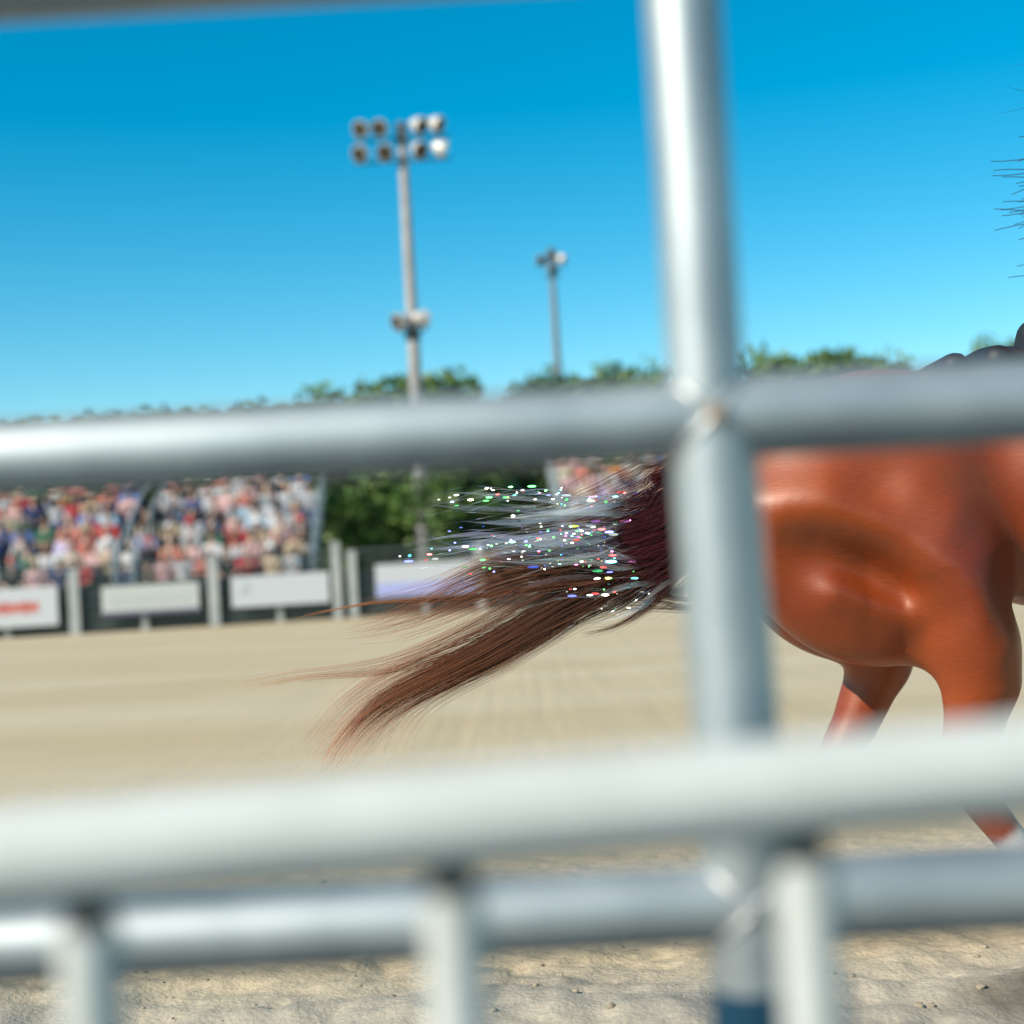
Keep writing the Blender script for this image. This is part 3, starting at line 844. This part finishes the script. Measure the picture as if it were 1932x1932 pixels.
# tinsel streamers tied into the tail
TIN = [([(1330, 905, +.06), (1250, 935, .04), (1150, 945, -.05), (1050, 950, -.04), (900, 965, -.03), (780, 975, -.03)], 60, [.02, .015, .02, .03, .04, .04]),
       ([(1330, 905, +.06), (1250, 970, .05), (1150, 985, -.05), (1020, 995, -.04), (880, 1000, -.03), (760, 985, -.03)], 90, [.02, .04, .05, .05, .04, .04]),
       ([(1330, 905, +.06), (1240, 985, .05), (1130, 1020, -.05), (980, 1030, -.04), (840, 1030, -.03), (715, 1030, -.03)], 90, [.02, .05, .05, .05, .035, .025]),
       ([(1320, 940, +.06), (1250, 1060, .04), (1180, 1062, -.05), (1110, 1045, -.04), (1000, 1045, -.03), (860, 1055, -.03)], 50, [.02, .015, .012, .03, .05, .05]),
       ([(1320, 940, +.06), (1230, 1090, .04), (1120, 1095, -.05), (1010, 1100, -.04), (900, 1110, -.03)], 26, [.02, .04, .05, .04, .04]),
       ([(1340, 920, +.06), (1290, 1080, +.06), (1220, 1120, -.05), (1130, 1165, -.04), (1060, 1175, -.03)], 18, [.02, .03, .03, .03, .03])]
TS = np.concatenate([strands(p, n, w, K=60, wave=.018, cut=(.5, 1.0), wy=.7)[0] for p, n, w in TIN])[::2]
N, K, _ = TS.shape
m_film = col_attr(mat('tinsel_film', (.85, .85, .88), .32, .5, Alpha=.17))
def ribbons(S, width, colors, tw=1.0):
    t = np.gradient(S, axis=1); t /= np.linalg.norm(t, axis=2, keepdims=True)
    x = np.cross(t, np.array([0.05, 1, 0.1])); x /= np.linalg.norm(x, axis=2, keepdims=True); y = np.cross(t, x)
    ph = rng.uniform(0, 6.28, (len(S), 1)) + np.cumsum(rng.uniform(-.2, .75, S.shape[:2]), axis=1) * tw
    w = (x * np.cos(ph)[..., None] + y * np.sin(ph)[..., None]) * width * np.minimum(1, 6 * (1 - np.linspace(0, 1, S.shape[1])))[None, :, None]
    V = np.stack([S - w, S + w], 2)
    i = np.arange(V.shape[0] * V.shape[1] * 2).reshape(V.shape[:3])
    Q = np.stack([i[:, :-1, 0], i[:, :-1, 1], i[:, 1:, 1], i[:, 1:, 0]], -1).reshape(-1, 4)
    return npmesh('tinsel', V.reshape(-1, 3), Q, True, np.repeat(np.repeat(colors[:, None, None], V.shape[1], 1), 2, 2).reshape(-1, 3))
pal = np.array([(.85, .87, .88), (.80, .86, .84), (.62, .88, .76), (.66, .72, .92), (.86, .74, .84), (.90, .88, .82)])
m_tin = col_attr(mat('tinsel', (.85, .85, .88), .30, .75, Alpha=.34))
tin = empty('tinsel', P(1330, 905, TD))
tag(tin, 'silvery iridescent tinsel streamers tied into the top of the flying tail', 'tinsel')
def to_tin(o):
    o.parent = tin; o.location = -tin.location; return o
to_tin(link('streamers', ribbons(TS, .0009, pal[rng.integers(0, len(pal), N)]), m_tin))
FS = np.concatenate([strands(p, max(4, n // 6), w, K=60, wave=.016, cut=(.5, 1.0), wy=.7)[0] for p, n, w in TIN])
to_tin(link('film_ribbon', ribbons(FS, .0075, pal[rng.integers(0, len(pal), len(FS))], .12), m_film))
# glitter pieces along the streamers
spal = np.array([(.95, .90, .80), (.95, .86, .72), (.15, .85, .22), (.85, .10, .10), (.20, .24, .95), (.20, .80, .80), (.85, .25, .70), (.75, .75, .10)])
pick = rng.integers(0, N, 26)
def glitter(n):
    H = ((Vector((-.05, -1, 0)) + sun_dir).normalized())
    V, F, C = [], [], []; o = 0
    for i in range(n):
        p = TS[int(N * rng.random() ** 1.0) if rng.random() < .4 else pick[rng.integers(0, len(pick))], int(K * rng.uniform(.25, 1.0))] + rng.standard_normal(3) * .008
        nrm = (H + Vector(rng.standard_normal(3) * .16)).normalized()
        x = nrm.cross(Vector((0.05, 0, 1))).normalized(); y = x.cross(nrm)
        big = rng.random() ** 3.5
        a, b = .0018 + .0050 * big, .0015 + .0026 * big
        if rng.random() < .6: a *= 2.4
        q = [Vector(p) + x * a * math.cos(k * math.pi / 4) + y * b * math.sin(k * math.pi / 4) for k in range(8)]
        V += [v[:] for v in q]; F.append(list(range(o, o + 8))); o += 8
        c = spal[rng.choice(len(spal), p=[.17, .13, .21, .12, .16, .10, .07, .04])]
        C += [c] * 8
    return npmesh('glitter', V, F, False, np.array(C))
m_glit = col_attr(mat('glitter', (.9, .9, .9), .36, .9))
g = to_tin(link('glitter', glitter(400), m_glit)); g['kind'] = 'stuff'

# ------------------------------------------------------------------ saddle, pad, rider
m_black = mat('black_leather', (.012, .012, .014), .6, Specular_IOR_Level=.5)
m_pad = noisy(mat('pad_wool', (.55, .33, .26), .9), (.50, .27, .21), (.60, .40, .32), 20)
def rider_side(pts): return pts
def pad_f(p):
    q = p - np.array((0, HY, 0), np.float32)
    d = np.abs(horse_f(p) - .014) - .011
    box = np.maximum(np.maximum(np.abs(q[:, 0] - 1.63) - .32, 1.12 - q[:, 2]), -1)
    return np.maximum(d, box)
tag(link('saddle_pad', sdf_mesh('saddle_pad', pad_f, (1.28, HY - .40, 1.06), (1.98, HY + .40, 1.66), .014), m_pad), 'salmon pink woven pad lying under the black saddle', 'saddle pad')
def saddle_f(p):
    q = p - np.array((0, HY, 0), np.float32)
    skirt = np.maximum(np.abs(horse_f(p) - .034) - .010, np.maximum(np.abs(q[:, 0] - 1.60) - .24 + .0, 1.27 - q[:, 2]))
    d = smin(skirt, ell(q, (1.58, 0, 1.52), (.20, .13, .05)), .03)
    d = smin(d, cone(q, (1.43, -.13, 1.53), (1.42, 0, 1.585), .03, .032), .04)
    d = smin(d, cone(q, (1.43, .13, 1.53), (1.42, 0, 1.585), .03, .032), .04)
    d = smin(d, cone(q, (1.80, 0, 1.52), (1.84, 0, 1.66), .06, .02), .04)
    return d
sad = link('saddle', sdf_mesh('saddle', saddle_f, (1.30, HY - .42, 1.18), (1.95, HY + .42, 1.74), .014), m_black)
tag(sad, 'black leather western saddle on the chestnut horse under the rider', 'saddle')
def roll_f(p):
    q = p - np.array((0, HY, 0), np.float32)
    d = smin(cone(q, (1.165, -.13, 1.495), (1.175, .13, 1.495), .038, .038), cone(q, (1.27, -.15, 1.506), (1.28, .15, 1.506), .038, .038), .03)
    return smin(d, ell(q, (1.32, 0, 1.51), (.09, .15, .045)), .03)
roll = link('saddle_bag', sdf_mesh('saddle_bag', roll_f, (1.05, HY - .28, 1.42), (1.45, HY + .28, 1.66), .012), m_black)
tag(roll, 'small black roll tied on behind the saddle, resting on the croup', 'saddle bag')

rx = 1.675
m_rskin = mat('rider_skin', (.45, .27, .19), .5)
m_jacket = noisy(mat('red_jacket', (.35, .02, .025), .7), (.30, .015, .02), (.42, .03, .035), 30)
m_jeans = mat('black_jeans', (.012, .012, .016), .8)
m_rhair = mat('dark_hair', (.03, .018, .012), .4, Alpha=.5)
m_rhat = mat('black_hat', (.02, .018, .018), .7)
ARM = [[(rx+.02, s*.19, 2.03), (rx+.10, s*.25, 1.78), (rx+.34, s*.06, 1.73)] for s in (-1, 1)]
def fingers(q, w, s, d):
    w = np.array(w)
    for i, ln in enumerate((.055, .062, .058, .046)):
        b = w + np.array([.07, -s * .0, .022 - .018 * i])
        k = b + np.array([ln * .55, s * .004, -.004]); e = k + np.array([-.008, s * -.028, -.008])
        d = smin(d, np.minimum(cone(q, w + np.array([.02, 0, .01 - .008 * i]), k, .011, .009), cone(q, k, e, .009, .008)), .006)
    return smin(d, np.minimum(cone(q, w + np.array([.02, s * -.012, .02]), w + np.array([.055, s * -.03, .035]), .012, .01), cone(q, w + np.array([.055, s * -.03, .035]), w + np.array([.085, s * -.022, .03]), .01, .008)), .006)
def rbody(p):
    q = p - np.array((0, HY, 0), np.float32)
    d = ell(q, (rx+.06, 0, 2.30), (.10, .078, .118))
    d = smin(d, ell(q, (rx+.158, 0, 2.285), (.024, .016, .026)), .015)
    d = smin(d, ell(q, (rx+.12, 0, 2.225), (.035, .04, .03)), .03)
    for s in (-1, 1): d = smin(d, ell(q, (rx+.05, s*.08, 2.295), (.025, .013, .032)), .01)
    d = smin(d, cone(q, (rx+.01, 0, 2.06), (rx+.04, 0, 2.22), .062, .052), .03)
    d = smin(d, cone(q, (rx, 0, 1.66), (rx+.01, 0, 2.02), .12, .12), .06)
    for s, (a, e, w) in zip((-1, 1), ARM):
        d = smin(d, chain(q, [(a, .045), (e, .038), (w, .027)]), .02)
        d = smin(d, ell(q, (w[0]+.04, w[1], w[2]), (.045, .022, .038)), .02)
        d = fingers(q, w, s, d)
        d = smin(d, chain(q, [((rx, s*.12, 1.58), .08), ((rx+.30, s*.31, 1.33), .06), ((rx+.18, s*.36, .92), .045)]), .04)
    return d
def rjacket(p):
    q = p - np.array((0, HY, 0), np.float32)
    d = smin(ell(q, (rx, 0, 1.90), (.135, .20, .24)), ell(q, (rx-.01, 0, 1.68), (.135, .165, .15)), .12)
    d = smin(d, cone(q, (rx, -.16, 2.03), (rx, .16, 2.03), .07, .07), .06)
    for a, e, w in ARM: d = smin(d, chain(q, [(a, .075), (e, .058), (tuple(np.array(e)*.25 + np.array(w)*.75), .045)]), .03)
    return d
def rjeans(p):
    q = p - np.array((0, HY, 0), np.float32)
    d = ell(q, (rx-.03, 0, 1.60), (.17, .19, .12))
    for s in (-1, 1): d = smin(d, chain(q, [((rx-.02, s*.12, 1.58), .115), ((rx+.30, s*.31, 1.33), .078), ((rx+.19, s*.36, .98), .062)]), .05)
    return d
rider = empty('person', (rx, HY, 1.5))
tag(rider, 'rider in red fringed jacket and black jeans sitting on the chestnut horse', 'person')
def to_rider(o, par=None):
    o.parent = par or rider
    if par is None: o.location = -rider.location
    return o
to_rider(link('body', sdf_mesh('body', rbody, (rx-.2, HY-.46, .82), (rx+.56, HY+.46, 2.48), .011), m_rskin))
jk = to_rider(link('jacket', sdf_mesh('jacket', rjacket, (rx-.22, HY-.4, 1.48), (rx+.45, HY+.4, 2.2), .016), m_jacket))
to_rider(link('jeans', sdf_mesh('jeans', rjeans, (rx-.28, HY-.5, .85), (rx+.5, HY+.5, 1.8), .018), m_jeans))
for s in (-1, 1):
    def boot(p):
        q = p - np.array((0, HY, 0), np.float32)
        return smin(cone(q, (rx+.19, s*.36, 1.05), (rx+.17, s*.37, .86), .062, .05), cone(q, (rx+.16, s*.37, .82), (rx+.33, s*.39, .80), .042, .034), .03)
    to_rider(link('boot', sdf_mesh('boot', boot, (rx+.05, HY+s*.37-.12, .72), (rx+.42, HY+s*.37+.12, 1.15), .014), m_black))
def rhat(p):
    q = p - np.array((rx+.05, HY, 2.37), np.float32)
    rr = np.sqrt((q[:, 0] / 1.15) ** 2 + q[:, 1] ** 2)
    brim = np.maximum(rr - .185, np.abs(q[:, 2] - 1.6 * q[:, 1] ** 2) - .008)
    return smin(cone(q, (0, 0, 0), (0, 0, .10), .10, .075), brim, .02)
to_rider(link('hat', sdf_mesh('hat', rhat, (rx-.22, HY-.24, 2.26), (rx+.32, HY+.24, 2.58), .013), m_rhat))
fr = []
for i in range(64):
    z = rng.uniform(1.78, 2.10); y = rng.uniform(-.17, .17); x0 = rx - .10 - .03 * (1 - (y / .17) ** 2)
    L = .05 + .15 * rng.random() ** 2; t = np.linspace(0, 1, 9)
    dz = rng.normal(-.02, .02)
    fr.append(np.stack([x0 - L * t, HY + y + rng.normal(0, .01) * t, z + dz * t + .003 * np.sin(5 * t + rng.uniform(0, 6))], 1))
m_fringe = mat('dark_fringe', (.05, .012, .016), .6, Alpha=.4)
fm = tubes('fringe', np.array(fr), np.full((len(fr), 9), .0028) * np.linspace(1, .6, 9)[None])
to_rider(link('fringe', fm, m_fringe))
hr = []
for i in range(26):
    a = rng.uniform(-1.5, 1.5); z = rng.uniform(2.20, 2.36); t = np.linspace(0, 1, 14)
    x0, y0 = rx + .03 - .06 * math.cos(a), .07 * math.sin(a)
    L = rng.uniform(.12, .26); dz = rng.normal(-.03, .05)
    hr.append(np.stack([x0 - L * t, HY + y0 + rng.normal(0, .02) * t, z + dz * t + .004 * np.sin(5 * t + rng.uniform(0, 6)) * t], 1))
to_rider(link('hair', tubes('hair', np.array(hr), np.full((len(hr), 14), .0015) * np.linspace(1, .2, 14)[None]), m_rhair))

# ------------------------------------------------------------------ galvanised pipe fence
m_galv = mat('galvanised_steel', (.4, .43, .43), .34, .72)
def galv_nodes(m):
    n, l, b = nodes(m)
    tc = n.new('ShaderNodeTexCoord')
    v = n.new('ShaderNodeTexNoise'); v.inputs['Scale'].default_value = 9; v.inputs['Detail'].default_value = 6
    l.new(tc.outputs['Object'], v.inputs['Vector'])
    r = n.new('ShaderNodeValToRGB'); r.color_ramp.elements[0].position = .35; r.color_ramp.elements[1].position = .68
    r.color_ramp.elements[0].color = (.39, .42, .42, 1); r.color_ramp.elements[1].color = (.52, .55, .54, 1)
    l.new(v.outputs[0], r.inputs[0]); l.new(r.outputs[0], b.inputs['Base Color'])
    q = n.new('ShaderNodeMapRange'); q.inputs[3].default_value = .44; q.inputs[4].default_value = .60
    l.new(v.outputs[0], q.inputs[0]); l.new(q.outputs[0], b.inputs['Roughness'])
    bp = n.new('ShaderNodeBump'); bp.inputs['Strength'].default_value = .06; bp.inputs['Distance'].default_value = .003
    l.new(v.outputs[0], bp.inputs['Height']); l.new(bp.outputs[0], b.inputs['Normal'])
galv_nodes(m_galv)
m_weld = mat('weld', (.5, .5, .48), .42, .7)
m_rust = mat('rusty_weld', (.38, .24, .12), .7, .2)
m_blue = mat('blue_shade_band', (.004, .04, .075), .45)
PY, PR = 1.18, .0310
RAILS = (.385, .770, 1.159, 1.549)
POSTS = (-2.26, .163, 2.58)
pf = empty('pipe_fence', (POSTS[1], PY, 0))
tag(pf, 'galvanised steel pipe fence between the camera and the galloping horse', 'fence')
dx = POSTS[1]
for px in POSTS:
    dx = POSTS[1]
    MB().tube([(px - dx, 0, 1.159), (px - dx, 0, 1.95)], PR, 40).build('upper_post', m_galv, pf)
    MB().tube([(px - dx + .0253, 0, -.3), (px - dx + .002, 0, 1.158)], PR * 1.13, 40).build('post', m_galv, pf)
    for z in RAILS:
        dx = POSTS[1] - max(0.0, 1.158 - z) * .016
        for s in (-1, 1):
            a = np.linspace(-1.25, 1.25, 21)
            MB().tube([(px - dx + math.sin(q) * (PR - .001), -math.cos(q) * (PR * 1.07), z + s * math.sin(q) * PR) for q in a], .0042, 8).build('weld_bead', m_weld, pf)
        MB().tube([(px - dx - .004, -PR * 1.1, z + .006), (px - dx + .003, -PR * 1.13 - .001, z), (px - dx + .006, -PR * 1.1, z - .008)], [.004, .008, .004], 10).build('weld_spot', m_weld if z == .770 else m_rust, pf)
dx = POSTS[1]
for a, b in zip(POSTS[:-1], POSTS[1:]):
    for z in RAILS:
        MB().tube([(a - dx, 0, z), (b - dx, 0, z)], PR * (1.0 if a < 0 else 1.10), 40, cap=False).build('rail', m_galv, pf)
MB().tube([(.0132, 0, .46), (.0092, 0, .706)], PR * 1.13 + .0016, 40).build('blue_shade_band', m_blue, pf)  # shade on the lower post, put in as a dark blue sleeve

# ------------------------------------------------------------------ white picket barrier, nearest the camera
m_paint = noisy(mat('white_paint', (.72, .76, .73), .65), (.51, .52, .475), (.58, .585, .54), 14)
m_cap = mat('dark_rubber', (.012, .018, .018), .6)
wb = empty('white_barrier', (0, .80, 0), math.atan2(.816 - .78, .56))
tag(wb, 'white painted handrail barrier with round pickets, closest to the camera', 'barrier')
WZ = .916
TILT = .0205
MB().tube([(-2.2, 0, WZ - 2.2 * TILT), (2.2, 0, WZ + 2.2 * TILT)], .0280, 36).build('top_rail', m_paint, wb)
MB().tube([(-2.2, .0, .10), (2.2, .0, .10)], .018, 24).build('bottom_rail', m_paint, wb)
inv = Matrix.Rotation(-wb.rotation_euler.z, 3, 'Z')
x1 = (inv @ (P(838, 1700, .80) - wb.location)).x
x0 = (inv @ (P(160, 1750, .80) - wb.location)).x
x2 = (inv @ (P(1512, 1640, .80) - wb.location)).x
step = (x2 - x0) / 2
for i in range(-9, 10):
    x = x1 + .0046 + i * step
    if abs(x) > 2.15: continue
    k = MB().tube([(x, .004, .112), (x, .004, WZ + TILT * x - .041)], .0165, 24).build('picket', m_paint, wb)
    MB().tube([(x, .004, WZ + TILT * x - .041), (x, .004, WZ + TILT * x - .022)], .0135, 20).build('collar', m_cap, k)
for x in (-2.19, 2.19):
    MB().tube([(x, .004, 0), (x, .004, WZ + .03)], .026, 24).build('end_post', m_paint, wb)
